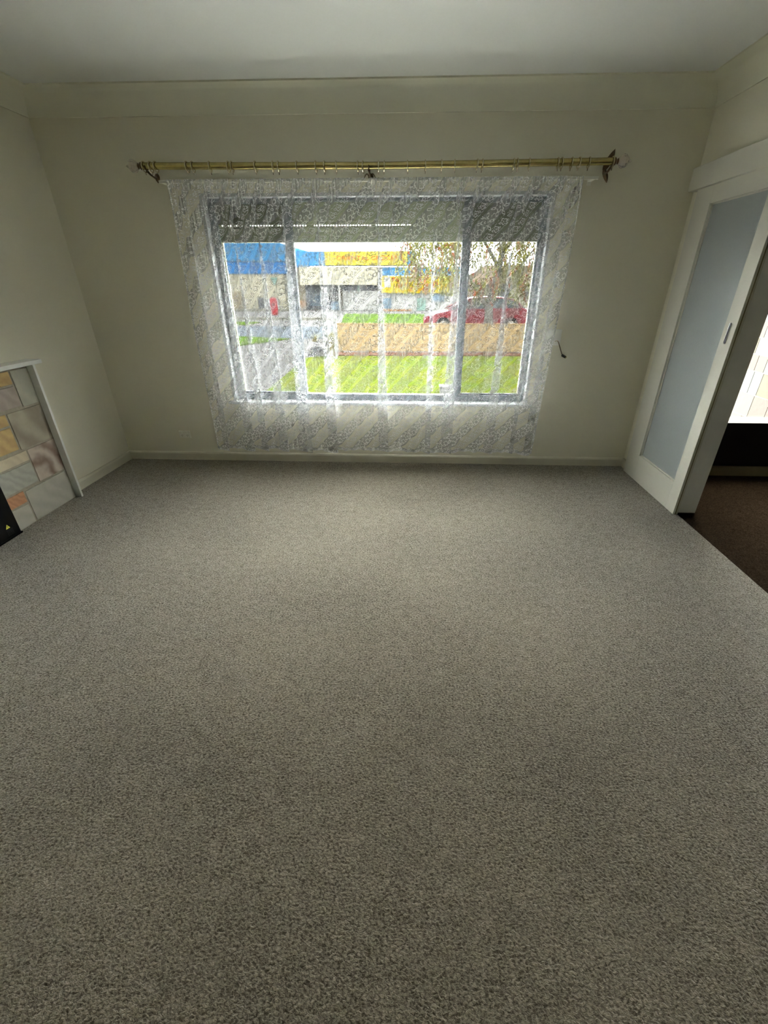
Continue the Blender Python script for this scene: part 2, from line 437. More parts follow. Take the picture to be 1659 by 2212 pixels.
# cove cornice swept round the room
def cornice():
    dr = 0.135
    prof = [(0.0, HC - 0.0), (0.010, HC), (0.012, HC + 0.010)]
    for i in range(9):
        a = PI / 2 * i / 8
        prof.append((0.012 + (dr - 0.024) * (1 - math.cos(a)), HC + 0.012 + (H - HC - 0.022) * math.sin(a)))
    prof += [(dr - 0.004, H - 0.010), (dr, H - 0.009), (dr, H), (0.0, H)]
    mb = MB(); n = len(prof)
    cor = [((0, 0), (1, -1)), ((W, 0), (-1, -1)), ((W, D), (-1, 1)), ((0, D), (1, 1))]
    vs = []
    for (c, d) in cor:
        for (o, z) in prof: vs.append((c[0] + d[0] * o, c[1] + d[1] * o, z))
    fs = []
    for i in range(4):
        j = (i + 1) % 4
        for k in range(n - 1): fs.append((i * n + k, i * n + k + 1, j * n + k + 1, j * n + k))
    mb.add(vs, fs)
    return mb.build('trim_1', M['cornice'], smooth=True)
struct(cornice(), 'cream cove cornice running along the top of the walls', 'cornice')

def skirt(name, pts, lab, hgt=0.078, m='trim'):
    """pts: straight run p0 -> p1 with inward normal n"""
    mb = MB()
    for (p0, p1, n) in pts:
        pr = [(0, 0), (0.016, 0), (0.016, hgt - 0.016), (0.012, hgt - 0.006), (0.006, hgt), (0, hgt)]
        k = len(pr); vs = []
        for p in (p0, p1):
            for (o, z) in pr: vs.append((p[0] + n[0] * o, p[1] + n[1] * o, z))
        fs = [(i, (i + 1) % k, (i + 1) % k + k, i + k) for i in range(k)] + [tuple(range(k)), tuple(range(2 * k - 1, k - 1, -1))]
        mb.add(vs, fs)
    return struct(mb.build(name, M[m]), lab, 'skirting board')
skirt('baseboard_back', [((0, 0), (W, 0), (0, -1))], 'low cream skirting board below the curtained window')
skirt('baseboard_left', [((0, 0), (0, -0.80), (1, 0))], 'short cream skirting board between fireplace surround and back corner')
skirt('baseboard_right', [((W, OY1 - 0.1), (W, D), (-1, 0)), ((W, -0.0), (W, -0.12), (-1, 0))], 'cream skirting board at foot of the right wall')

# ------------------------------------------------------------------ window
win = thing('window_1', ((WX0 + WX1) / 2, 0.08, WZ0), 'wide three pane sliding window behind the lace curtain', 'window', kind='structure')
fr = MB()                                                  # painted timber reveal lining
fr.box(WX0, WX0 + 0.022, -0.004, TH, WZ0, WZ1); fr.box(WX1 - 0.022, WX1, -0.004, TH, WZ0, WZ1)
fr.box(WX0, WX1, -0.004, TH, WZ1 - 0.022, WZ1)
fr.build('window_reveal', M['frame'], win)
MB().box(WX0 - 0.045, WX1 + 0.03, -0.035, 0.09, WZ0 - 0.012, WZ0 + 0.012, b=0.005).build('window_sill', M['frame'], win)
a = MB(); fx0, fx1, fz0, fz1 = WX0 + 0.022, WX1 - 0.022, WZ0 + 0.012, WZ1 - 0.022
a.box(fx0, fx0 + 0.034, 0.065, 0.125, fz0, fz1, b=0.003); a.box(fx1 - 0.034, fx1, 0.065, 0.125, fz0, fz1, b=0.003)
a.box(fx0, fx1, 0.066, 0.124, fz0, fz0 + 0.052, b=0.003); a.box(fx0, fx1, 0.066, 0.124, fz1 - 0.018, fz1, b=0.003)
a.build('window_frame', M['alu'], win)
for (xa, xb, ya) in ((1.708, 1.762, 0.068), (3.072, 3.126, 0.068)):
    mm = MB(); mm.box(xa, xb, ya, ya + 0.05, fz0 + 0.03, fz1 - 0.01, b=0.004); mm.box(xa + 0.012, xb - 0.012, ya - 0.010, ya + 0.01, fz0 + 0.05, fz1 - 0.03, b=0.003)
    mm.build('mullion', M['alu'], win)
gx = [fx0 + 0.03, 1.72, 3.11, fx1 - 0.03]
for i in range(3):
    MB().box(gx[i], gx[i + 1], 0.094 + 0.008 * (i == 1), 0.098 + 0.008 * (i == 1), fz0 + 0.04, fz1 - 0.012).build('glass_pane', M['glass'], win)
for (xa, xb) in ((fx0 + 0.034, 1.708), (3.126, fx1 - 0.034)):
    ss = MB(); zb = fz0 + 0.052
    ss.box(xa, xb, 0.084, 0.104, zb, zb + 0.014); ss.box(xa, xb, 0.084, 0.104, fz1 - 0.032, fz1 - 0.018)
    ss.box(xa, xa + 0.014, 0.084, 0.104, zb, fz1 - 0.018); ss.box(xb - 0.014, xb, 0.084, 0.104, zb, fz1 - 0.018)
    ss.build('sash_rim', M['alu'], win)
    MB().box(xa + 0.01, xb - 0.01, 0.1105, 0.1115, zb + 0.004, fz1 - 0.022).build('insect_screen', M['screen'], win)

# roller shutter outside the glass, lowered a little
sh = thing('roller_shutter', ((WX0 + WX1) / 2, 0.16, 1.793), 'cream roller shutter partly lowered outside the top of the window', 'shutter')
sl = MB(); SY = 0.150
zs = [1.815 + 0.0415 * i for i in range(7)]
for i, z in enumerate(zs):
    z1 = z + 0.0415
    slot = (i == 2)
    pr = [(SY, z + (0.006 if slot else 0)), (SY - 0.004, z + 0.010), (SY - 0.0055, z + 0.021), (SY - 0.004, z + 0.033), (SY, z1), (SY + 0.008, z1), (SY + 0.008, z + (0.006 if slot else 0))]
    sl.prism(pr, WX0 + 0.026, WX1 - 0.026, axis='x')
x = WX0 + 0.03                                         # bridges between the light slots of one joint
while x < WX1 - 0.04:
    solid = x > 2.70 or random.random() < 0.10
    sl.box(x + 0.013, x + (0.024 if not solid else 0.030), SY, SY + 0.008, zs[2] - 0.001, zs[2] + 0.007)
    if solid: sl.box(x, x + 0.026, SY, SY + 0.008, zs[2] - 0.001, zs[2] + 0.007)
    x += 0.022
sl.build('slat_curtain', M['shutter'], sh)
MB().box(WX0 + 0.026, WX1 - 0.026, SY - 0.010, SY + 0.016, 1.787, 1.816, b=0.003).build('bottom_bar', M['shutter'], sh)
MB().box(1.775, 3.06, 0.130, 0.142, 1.925, 2.06, b=0.003).build('inner_head_panel', M['shutter'], sh)
hb = MB()
hb.box(WX0 - 0.05, WX1 + 0.05, TH + 0.0, TH + 0.17, 2.03, 2.24, b=0.01)
hb.build('shutter_housing', M['shutter'], sh)
for xx in (WX0 + 0.030, WX1 - 0.052): MB().box(xx - 0.006, xx + 0.03, SY + 0.010, SY + 0.03, WZ0 + 0.02, WZ1 - 0.02).build('guide_rail', M['shutter'], sh)

# ------------------------------------------------------------------ sliding door, opening, next room
DX0, DX1 = 4.620, 4.656; DYL, DYR = -0.145, -0.978; DZ0, DZ1 = 0.012, 2.075
dr = thing('door_1', (DX0 + 0.018, -0.56, 0.0), 'cream sliding door with one tall obscure glass panel', 'door', kind='structure')
d = MB(); GY0, GY1, GZa, GZb = -0.335, -0.872, 0.222, 1.960
d.box(DX0, DX1, GY0, DYL, DZ0, DZ1, b=0.002); d.box(DX0, DX1, DYR, GY1, DZ0, DZ1, b=0.002)
d.box(DX0, DX1, GY1, GY0, DZ0, GZa, b=0.002); d.box(DX0, DX1, GY1, GY0, GZb, DZ1, b=0.002)
d.build('door_leaf', M['door'], dr)
bd = MB()
for (y0, y1, z0, z1) in ((GY1, GY1 + 0.008, GZa, GZb), (GY0 - 0.008, GY0, GZa, GZb), (GY1, GY0, GZa, GZa + 0.008), (GY1, GY0, GZb - 0.008, GZb)):
    bd.box(DX0 + 0.015, DX0 + 0.021, y0, y1, z0, z1)
bd.build('glazing_bead', M['door'], dr)
MB().box(DX0 + 0.015, DX0 + 0.021, DYR - 0.002, DYR + 0.002, DZ0, DZ1).build('edge_groove', M['kick'], dr)
MB().box(DX0 + 0.021, DX0 + 0.026, GY1 - 0.004, GY0 + 0.004, GZa - 0.004, GZb + 0.004).build('obscure_glass_panel', M['frost'], dr)
hz0, hz1, hy = 1.170, 1.288, -0.925
def stadium(cy, z0, z1, r, n=10):
    pts = []
    for i in range(n + 1): a = PI * i / n; pts.append((cy + r * math.cos(a), z1 - r + r * math.sin(a)))
    for i in range(n + 1): a = PI + PI * i / n; pts.append((cy + r * math.cos(a), z0 + r + r * math.sin(a)))
    return pts
hs = MB(); hs.prism(stadium(hy, hz0, hz1, 0.0085), DX0 - 0.0005, DX0 - 0.002, axis='x')
ho = hs.build('door_handle', M['gunmetal'], dr); tag(ho, 'recessed dark finger pull with bright chrome rim')
rim = MB(); rim.tube([(DX0 - 0.0025, y, z) for (y, z) in stadium(hy, hz0, hz1, 0.0092)], 0.0017, n=6, closed=True)
rim.build('handle_rim', M['chrome'], ho)

struct(MB().box(W - 0.015, W + 0.14, OY0, OY0 + 0.02, 0, OZ, b=0.002).build('trim_2', M['white']), 'cream door jamb lining at the edge of the opening', 'door jamb')
pel = MB(); pel.box(4.594, W, OY1 - 0.1, -0.07, 2.060, 2.192, b=0.004)
struct(pel.build('trim_3', M['door']), 'cream pelmet box hiding the sliding door track', 'pelmet')
struct(MB().box(W, W + 0.14, OY1, OY1 + 0.02, 0, OZ).build('trim_4', M['door']), 'cream door jamb at the near end of the opening', 'door jamb')

AY = -0.19                                                # back wall of the next room
struct(MB().box(W, 8.4, D, AY, -0.15, -0.004).build('floor_adjoining', M['carpet2']), 'dark brown carpet of the adjoining room', 'carpet')
aw = MB(); AX0, AX1, AZ1 = 5.05, 6.1, 1.55
aw.box(W + 0.12, AX0, AY, AY + 0.19, -0.15, H); aw.box(AX1, 8.4, AY, AY + 0.19, -0.15, H)
aw.box(AX0, AX1, AY + 0.004, AY + 0.19, -0.15, 0.47); aw.box(AX0, AX1, AY, AY + 0.19, AZ1, H)
struct(aw.build('wall_adjoining_back', M['room2']), 'shaded end wall of the adjoining room with a window', 'wall')
struct(MB().box(8.3, 8.4, D, AY, -0.15, H).build('wall_adjoining_right', M['room2']), 'shaded side wall of the adjoining room', 'wall')
tag(MB().box(4.82, 7.6, AY - 0.014, AY - 0.001, 0.092, 0.472, b=0.002).build('backlit_shade_sheet', M['black']), 'black sheet for the backlit shade under the window of the adjoining room', 'panel')  # backlit darkness of the wall below the window, put on as black colour
skirt('baseboard_adjoining', [((W + 0.12, AY), (8.3, AY), (0, -1))], 'dull olive skirting board below the black shade sheet', hgt=0.088, m='kick')
aw2 = thing('window_2', ((AX0 + AX1) / 2, AY + 0.1, 0.47), 'window of the adjoining room looking onto a sunlit stone wall', 'window', kind='structure')
MB().box(AX0, AX1, AY + 0.11, AY + 0.114, 0.47, AZ1).build('glass_pane', M['glass'], aw2)
f2 = MB(); f2.box(AX0, AX0 + 0.04, AY + 0.09, AY + 0.14, 0.47, AZ1); f2.box(AX1 - 0.04, AX1, AY + 0.09, AY + 0.14, 0.47, AZ1); f2.box(AX0, AX1, AY + 0.09, AY + 0.14, AZ1 - 0.04, AZ1)
f2.build('window_frame', M['alu'], aw2)

# ------------------------------------------------------------------ fireplace
STN = [stone('grey_green_stone', (0.442, 0.429, 0.338), (0.325, 0.325, 0.273), 3), stone('ochre_stone', (0.598, 0.429, 0.182), (0.390, 0.260, 0.117), 6),
       stone('mauve_stone', (0.429, 0.364, 0.312), (0.312, 0.267, 0.227), 5), stone('grey_swirl_stone', (0.429, 0.390, 0.293), (0.221, 0.189, 0.143), 2.2, 0.7),
       stone('cream_stone', (0.598, 0.520, 0.364), (0.468, 0.403, 0.286), 7), stone('pink_veined_stone', (0.520, 0.442, 0.364), (0.156, 0.091, 0.065), 3.5, 0.75),
       stone('blue_grey_stone', (0.429, 0.429, 0.358), (0.312, 0.305, 0.260), 8), stone('orange_stone', (0.572, 0.299, 0.156), (0.403, 0.195, 0.104), 14),
       stone('pale_stone', (0.468, 0.448, 0.377), (0.377, 0.364, 0.305), 4)]
fp = thing('fireplace_surround', (0.05, -1.6, 0), 'stone faced fireplace surround boxed in with a cream frame on left wall', 'fireplace')
SX = 0.063; NY = -2.40
MB().box(0.001, SX - 0.004, NY + 0.03, -0.853, 0, 1.002).build('mortar_bed', M['grout'], fp)
st = MB()
rows = [(-1.002, -0.856, 0.752, 0.990, 0), (-1.110, -1.010, 0.905, 0.990, 1), (-1.185, -1.010, 0.762, 0.897, 2), (-1.146, -0.856, 0.494, 0.742, 3),
        (-1.40, -1.154, 0.666, 0.742, 1), (-1.33, -1.156, 0.503, 0.656, 1), (-1.42, -1.114, 0.412, 0.484, 4), (-1.106, -0.856, 0.242, 0.484, 5),
        (-1.42, -1.114, 0.252, 0.402, 6), (-1.40, -1.256, 0.158, 0.242, 7), (-1.247, -0.856, 0.003, 0.232, 8), (-1.40, -1.256, 0.003, 0.148, 8),
        (-1.30, -1.120, 0.905, 0.990, 4), (-1.42, -1.195, 0.752, 0.897, 0), (-1.60, -1.408, 0.5, 0.742, 2)]
yy = -1.31
for k, (a_, b_) in enumerate(((-1.62, -1.31), (-1.85, -1.63), (-2.10, -1.86), (-2.36, -2.11))):
    for z0, z1 in ((0.80, 0.99), (0.62, 0.79)):
        rows.append((a_, b_ - 0.01, z0, z1, (k * 3 + int(z0 * 10)) % 9)) if a_ < -1.5 and b_ < -1.5 else None
rows.append((-1.62, -1.31, 0.905, 0.99, 6)); rows.append((-1.62, -1.43, 0.752, 0.895, 8))
for (a_, b_, z0, z1, k) in rows:
    st.box(SX - 0.012, SX + random.uniform(0, 0.002), a_ + 0.0025, b_ - 0.0025, z0 + 0.0025, z1 - 0.0025, b=0.0025, m=STN[k])
st.build('stone_facing', None, fp)
MB().box(0.001, 0.108, -0.853, -0.834, 0, 1.012, b=0.002).build('frame_upright', M['white'], fp)
MB().box(0.001, 0.108, NY, NY + 0.02, 0, 1.012, b=0.002).build('frame_upright', M['white'], fp)
MB().box(0.001, 0.112, NY - 0.004, -0.768, 1.005, 1.032, b=0.003).build('mantel_shelf', M['white'], fp)

ht = thing('gas_heater', (0.05, -1.9, 0), 'black metal heater set against the stone fireplace', 'heater')
hbx = MB(); hbx.box(SX + 0.001, 0.082, -2.25, -1.408, 0.004, 0.60, b=0.004)
hbx.build('heater_front', M['black'], ht)
MB().box(SX + 0.001, 0.086, -2.25, -1.402, 0, 0.012, b=0.002).build('heater_base', M['black'], ht)
wl = MB(); wl.prism([(-1.499, 0.075), (-1.467, 0.075), (-1.483, 0.103)], 0.0822, 0.0828, axis='x')
wo = wl.build('warning_label', M['yellow'], ht); tag(wo, 'yellow triangular warning sticker')
ex = MB(); ex.box(0.0829, 0.0831, -1.4845, -1.4815, 0.084, 0.094); ex.box(0.0829, 0.0831, -1.4845, -1.4815, 0.079, 0.082)
ex.build('exclamation_mark', M['dark'], wo)
tx = MB()
for i in range(5):
    yb = -1.500; z = 0.064 - i * 0.009
    while yb < -1.452:
        wd = random.uniform(0.003, 0.009); tx.box(0.0822, 0.0825, yb, min(yb + wd, -1.452), z, z + 0.0028); yb += wd + 0.003
tx.build('small_print', M['labeltxt'], ht)

# ------------------------------------------------------------------ outlet, crank winder
op_ = thing('power_outlet', (0.587, 0, 0.248), 'white double power outlet low on the wall left of the curtain', 'power outlet')
MB().box(0.534, 0.640, -0.010, 0, 0.214, 0.282, b=0.004).build('cover_plate', M['plastic'], op_)
for cx in (0.562, 0.612):
    s_ = MB()
    for (dx, dz, an) in ((-0.006, 0.0, 0.5), (0.006, 0.0, -0.5), (0, -0.010, 0)):
        c_ = Vector((cx + dx, -0.0105, 0.242 + dz)); u_ = Vector((math.sin(an), 0, math.cos(an))) * 0.004; v_ = Vector((math.cos(an), 0, -math.sin(an))) * 0.001
        f_ = Vector((0, 0.001, 0))
        s_.add([c_ + u_ + v_ - f_, c_ + u_ - v_ - f_, c_ - u_ - v_ - f_, c_ - u_ + v_ - f_, c_ + u_ + v_ + f_, c_ + u_ - v_ + f_, c_ - u_ - v_ + f_, c_ - u_ + v_ + f_],
               [(0, 1, 2, 3), (4, 7, 6, 5), (0, 4, 5, 1), (1, 5, 6, 2), (2, 6, 7, 3), (3, 7, 4, 0)])
    s_.build('socket_slots', M['dark'], op_)
    MB().box(cx - 0.006, cx + 0.006, -0.0135, -0.009, 0.260, 0.274, b=0.001).build('rocker_switch', M['plastic'], op_)

cw = thing('shutter_winder', (3.856, 0, 1.112), 'white wall plate with crank winder on the wall right of the curtain', 'winder')
MB().box(3.800, 3.912, -0.016, 0, 1.050, 1.172, b=0.004).build('wall_plate', M['white'], cw)
ck = MB(); ck.tube([(3.868, -0.016, 1.080), (3.868, -0.034, 1.083), (3.872, -0.041, 1.089), (3.880, -0.044, 1.087), (3.888, -0.046, 1.076), (3.928, -0.058, 0.985), (3.932, -0.060, 0.976)], 0.0036, n=8)
cko = ck.build('crank_arm', M['brassdull'], cw, smooth=True)
cg = MB(); cg.tube([(3.930, -0.058, 0.980), (3.952, -0.085, 0.968)], 0.0095, n=12); cg.build('crank_grip', M['dark'], cko)
cg = MB(); cg.tube([(3.9515, -0.0845, 0.9683), (3.9545, -0.0885, 0.9667)], 0.0075, n=12); cg.build('grip_cap', M['brass'], cko)

# ------------------------------------------------------------------ rod, rings, track
RZ = lambda x: 2.213 + 0.0065 * abs(x - 2.45) ** 1.0     # the long rod sags slightly
RY = -0.130
rod = thing('curtain_rod', (2.42, RY, 2.215), 'long thick reeded brass curtain rod above the lace curtain', 'curtain rod')
rp = MB(); N_ = 28; n_ = 60; vs = []
for i in range(N_ + 1):
    x = 0.795 + (4.035 - 0.795) * i / N_
    for k in range(n_):
        an = 2 * PI * k / n_; rr = 0.0205 + (0.00025 if k % 2 else -0.00025)
        vs.append((x, RY + rr * math.cos(an), RZ(x) + rr * math.sin(an)))
fs = [(i * n_ + k, i * n_ + (k + 1) % n_, (i + 1) * n_ + (k + 1) % n_, (i + 1) * n_ + k) for i in range(N_) for k in range(n_)]
rp.add(vs, fs + [tuple(range(n_)), tuple(N_ * n_ + k for k in range(n_))])
rp.build('rod_tube', M['brass'], rod, smooth=True)
for (x0, sg) in ((0.795, -1), (4.035, 1)):
    z0 = RZ(x0)
    fc = MB(); fc.lathe([(0.0225, -0.012 * sg), (0.0225, 0.004 * sg), (0.016, 0.008 * sg), (0.013, 0.014 * sg), (0.018, 0.020 * sg), (0.012, 0.026 * sg)], (x0, RY, z0), 'x', 24)
    fo = fc.build('finial', M['brassdull'], rod, smooth=True)
    k_ = MB(); pr = [(0.010, 0.020), (0.024, 0.028), (0.036, 0.042), (0.041, 0.056), (0.037, 0.070), (0.026, 0.082), (0.012, 0.090), (0.007, 0.094), (0.009, 0.098), (0.005, 0.106), (0.001, 0.110)]
    k_.lathe([(r, h * sg) for r, h in pr], (x0, RY, z0), 'x', 10)
    k_.build('cut_glass_knob', M['crystal'], fo)

def bracket(x, lab, tip=True, lean=0.0):
    z = RZ(x)
    b = thing('curtain_rod_bracket', (x, 0, z), lab, 'bracket', 'cast brass brackets holding the curtain rod')
    def leaf(h, zt, wmax, name):
        lf = MB(); nn = 9; vs = []
        for i in range(nn):
            t = i / (nn - 1); wd = wmax * (math.sin(PI * (0.12 + 0.88 * t)) ** 0.8) * (1 - 0.25 * t) + 0.0012
            zz = zt + h * t; xx = x + lean * t * abs(h)
            dp = 0.006 + 0.006 * math.sin(PI * t)
            vs += [(xx - wd, -0.002, zz), (xx, -dp - 0.004, zz), (xx + wd, -0.002, zz), (xx, 0, zz)]
        fs = [(i * 4 + k, i * 4 + (k + 1) % 4, (i + 1) * 4 + (k + 1) % 4, (i + 1) * 4 + k) for i in range(nn - 1) for k in range(4)]
        fs += [(0, 1, 2, 3), tuple((nn - 1) * 4 + k for k in range(4))]
        lf.add(vs, fs); lf.build(name, M['brassdull'], b)
    leaf(-0.075 if tip else -0.055, z - 0.02, 0.020, 'wall_plate')
    if tip: leaf(0.115, z - 0.022, 0.027, 'leaf_ornament')
    arm = MB(); arm.tube([(x, -0.004, z - 0.045), (x, -0.04, z - 0.050), (x, -0.085, z - 0.042), (x, -0.118, z - 0.030), (x, RY, z - 0.0245)], [0.007, 0.0065, 0.007, 0.008, 0.009], n=10)
    arm.build('arm', M['brassdull'], b, smooth=True)
    cr = MB(); cr.tube([(x, RY + 0.0245 * math.cos(t), z + 0.0245 * math.sin(t)) for t in [PI * (1.0 + i / 12) for i in range(13)]], 0.0042, n=8)
    cr.build('cradle', M['brassdull'], b, smooth=True)
    return b
bracket(0.828, 'dark cast brass rod bracket near the left finial', tip=False)
bracket(4.02, 'dark cast brass rod bracket with pointed leaf tip near the right finial', lean=0.42)
cbk = bracket(2.385, 'small ornate brass bracket under the middle of the rod', tip=False)
sc = MB()
for sgn in (-1, 1):
    sc.tube([(2.385 + sgn * (0.006 + 0.056 * t), -0.07 + 0.0 * t, RZ(2.38) - 0.05 + 0.016 * math.sin(t * 6)) for t in [i / 10 for i in range(11)]], [0.005 - 0.003 * i / 10 for i in range(11)], n=8)
sc.build('scroll_ornament', M['brassdull'], cbk, smooth=True)

ring_x = [0.815, 0.862, 0.898, 1.12, 1.16, 1.28, 1.41, 1.435, 1.60, 1.72, 1.76, 1.89, 2.02, 2.08, 2.16, 2.31, 2.345, 2.45, 2.49, 2.65, 2.77, 2.88, 2.97, 3.12, 3.155, 3.365, 3.39, 3.47, 3.66, 3.685, 3.75, 3.80, 3.865, 4.022]
ordw = ['first', 'second', 'third', 'fourth', 'fifth', 'sixth', 'seventh', 'eighth', 'ninth', 'tenth', 'eleventh', 'twelfth', 'thirteenth', 'fourteenth', 'fifteenth', 'sixteenth', 'seventeenth']
def ring_label(i):
    if i == 0: return 'brass curtain ring at the left end beside the brown finial'
    if i == 33: return 'brass curtain ring at the right end beside the clear finial'
    if i < 17: return 'brass curtain ring on the rod, %s counting from the left finial' % ordw[i]
    return 'brass curtain ring on the rod, %s counting from the right finial' % ordw[33 - i]
RR = 0.0300
proto = thing('curtain_ring', (0, 0, 0), '', 'curtain ring', 'brass curtain rings along the rod')
rg = MB(); rg.tube([(0, RR * math.cos(2 * PI * i / 28), RR * math.sin(2 * PI * i / 28)) for i in range(28)], 0.0042, n=8, closed=True)
rg.build('ring_hoop', M['ring'], proto, smooth=True)
ey = MB(); ey.tube([(0, 0.006 * math.cos(2 * PI * i / 12), -RR - 0.0085 + 0.006 * math.sin(2 * PI * i / 12)) for i in range(12)], 0.0015, n=6, closed=True)
ey.build('eyelet', M['brassdull'], proto, smooth=True)
kids = [o for o in bpy.data.objects if o.parent == proto]
for i, x in enumerate(ring_x):
    if i == 0: o = proto
    else:
        o = proto.copy(); COL.objects.link(o)
        for k in kids:
            c = k.copy(); COL.objects.link(c); c.parent = o; c.matrix_parent_inverse = Matrix.Identity(4)
    o.location = (x, RY, RZ(x) - (RR - 0.0042 - 0.0209))
    o.rotation_euler = (0, random.uniform(-0.06, 0.06), random.uniform(-0.10, 0.10))
    o['label'] = ring_label(i)
for k in kids: k.matrix_parent_inverse = Matrix.Identity(4)

TZ = 2.138; TY = -0.105
tr = thing('curtain_track', (2.42, TY, TZ), 'slim white curtain track carrying the lace curtain', 'curtain track')
MB().box(0.885, 3.955, TY - 0.006, TY + 0.008, TZ - 0.008, TZ + 0.010, b=0.003).build('track_rail', M['plastic'], tr)
for x in (0.90, 2.40, 3.93):
    tb = MB(); tb.box(x - 0.012, x + 0.012, TY + 0.004, 0.0, TZ - 0.004, TZ + 0.004); tb.box(x - 0.014, x + 0.014, -0.004, 0, TZ - 0.024, TZ + 0.016, b=0.001)
    tb.build('track_bracket', M['plastic'], tr)

# ------------------------------------------------------------------ lace curtain
def curtain():
    XT0, XT1, XB0, XB1 = 0.940, 3.855, 0.925, 3.805
    ZT, ZB = 2.150, 0.152
    # folds: centre at the hem, centre at the top (the cloth fans slightly), width
    folds = [(1.02, 1.06, .055), (1.245, 1.25, .085), (1.38, 1.375, .075), (1.555, 1.56, .085), (1.76, 1.75, .10), (2.005, 2.0, .085), (2.46, 2.44, .085),
             (2.855, 2.84, .05), (3.02, 3.03, .09), (3.395, 3.42, .08), (3.60, 3.63, .04), (3.74, 3.77, .065)]
    s_samples = []; NX = 1100
    for i in range(NX + 1): s_samples.append(i / NX)
    rnd = random.Random(3)
    ph = [rnd.uniform(0, 6.28) for _ in range(12)]
    NT = 54; rows = []
    for j in range(NT + 1):
        t = j / NT
        row = []
        grow = min(1.0, 0.30 + 0.85 * t) * (1 - math.exp(-t * 14))
        for s in s_samples:
            x0 = (XT0 + (XT1 - XT0) * s) * (1 - t) + (XB0 + (XB1 - XB0) * s) * t
            x = x0; y = TY - 0.012
            for k, (cb, ct, wd) in enumerate(folds):
                c = ct * (1 - t) + cb * t
                L = 0.16 if wd > .06 else 0.10
                dlt = x0 - c
                if abs(dlt) < L / 2:
                    f = 2 * PI * dlt / L
                    win_ = math.cos(PI * dlt / L) ** 2 * 0.35 + 0.65
                    wt = max(0, 1 - (abs(dlt) / (L / 2)) ** 6)
                    x -= wd * 1.05 * math.sin(f) * grow * wt * win_
                    y += (0.010 + wd * 0.06) * math.sin(f) * grow * wt - 0.006 * wt * grow
            # fine gathers from the heading tape fading downwards
            g = math.exp(-t * 3.2)
            fine = 0.0045 * math.sin(2 * PI * x0 / 0.021 + ph[0] + 2.2 * math.sin(x0 * 7.3)) + 0.003 * math.sin(2 * PI * x0 / 0.0135 + ph[1])
            y += fine * g * (0.35 + 0.65 * (1 - math.exp(-t * 30)))
            x += 0.003 * math.sin(2 * PI * x0 / 0.021 + ph[0] + 1.3) * g
            soft = 0.006 * math.sin(2 * PI * x0 / 0.19 + ph[2] + 0.8 * t) + 0.005 * math.sin(2 * PI * x0 / 0.083 + ph[3] - 1.1 * t + math.sin(x0 * 5))
            y += soft * min(1, t * 3 + 0.15)
            edge = min(1, min(s, 1 - s) / 0.05)
            y += 0.010 * (1 - edge) * math.sin(9 * t + 40 * s)
            z = ZT + (ZB - ZT) * t - t * t * (0.55 * (TY - 0.012 - y)) * (t > 0.5) * (t - 0.5) * 2
            z += 0.006 * t * t * math.sin(x0 * 6.1)
            y = min(y, -0.045)
            row.append((x, y, z))
        rows.append(row)
    # cloth coordinate across: arc length along the hem row
    hem = rows[int(NT * 0.8)]; us = [0.0]
    for i in range(1, len(hem)): us.append(us[-1] + math.hypot(hem[i][0] - hem[i - 1][0], hem[i][1] - hem[i - 1][1]))
    vs = [p for r in rows for p in r]; n = NX + 1
    fs = [(j * n + i, j * n + i + 1, (j + 1) * n + i + 1, (j + 1) * n + i) for j in range(NT) for i in range(NX)]
    me = bpy.data.meshes.new('lace_curtain'); me.from_pydata(vs, [], fs); me.update()
    uvl = me.uv_layers.new(name='UVMap'); at = me.attributes.new('hem', 'FLOAT', 'POINT')
    ut = us[-1]
    for j in range(NT + 1):
        for i in range(n):
            v = 2.0 * (1 - j / NT); hv = 0.0
            if v < 0.012: hv = 0.8
            if v > 1.945: hv = max(hv, 0.16)
            if us[i] < 0.02 or us[i] > ut - 0.02: hv = max(hv, 0.35)
            at.data[j * n + i].value = hv
    for p in me.polygons:
        for li in p.loop_indices:
            vi = me.loops[li].vertex_index; j, i = divmod(vi, n)
            uvl.data[li].uv = (us[i], 2.0 * (1 - j / NT))
        p.use_smooth = True
    me.materials.append(M['lace'])
    o = bpy.data.objects.new('lace_curtain', me); COL.objects.link(o)
    tag(o, 'sheer white floral lace curtain hanging across the whole window', 'curtain')
curtain()

# ------------------------------------------------------------------ outdoors: ground
def flat(name, poly, z0, z1, m, lab, cat, kind='structure'):
    return tag(MB().prism(poly, z0, z1, axis='z').build(name, M[m]), lab, cat, kind=kind)
flat('ground', [(-60, 0.26), (60, 0.26), (60, 90), (-60, 90)], GZ - 0.3, GZ - 0.02, 'concrete', 'pale concrete ground of driveway and forecourts', 'ground')
flat('lawn', [(-0.19, 4.11), (-0.37, 7.83), (-0.43, 9.25), (0.1, 9.62), (14, 9.95), (14, 4.11)], GZ - 0.05, GZ, 'grass', 'bright green front lawn below the window', 'lawn', 'stuff')
flat('patio', [(-6, 0.27), (14, 0.27), (14, 4.1), (-6, 4.1)], GZ - 0.05, GZ + 0.005, 'patio', 'grey patio slab added unseen below the window to light the ceiling', 'patio')  # added out of view to bounce skylight through the window onto the ceiling
flat('road', [(-40, 14.6), (-2.3, 14.3), (40, 14.3), (40, 19.9), (-40, 19.9)], GZ - 0.05, GZ - 0.012, 'asphalt', 'blue grey asphalt road crossing in front of the shops', 'road')
flat('grass_patch', [(-7.0, 14.6), (-4.2, 14.75), (-2.2, 14.1), (-2.6, 13.3), (-3.4, 12.0), (-7.0, 11.6)], GZ - 0.05, GZ + 0.01, 'verge', 'small green grass patch left of the driveway by the road', 'grass', 'stuff')
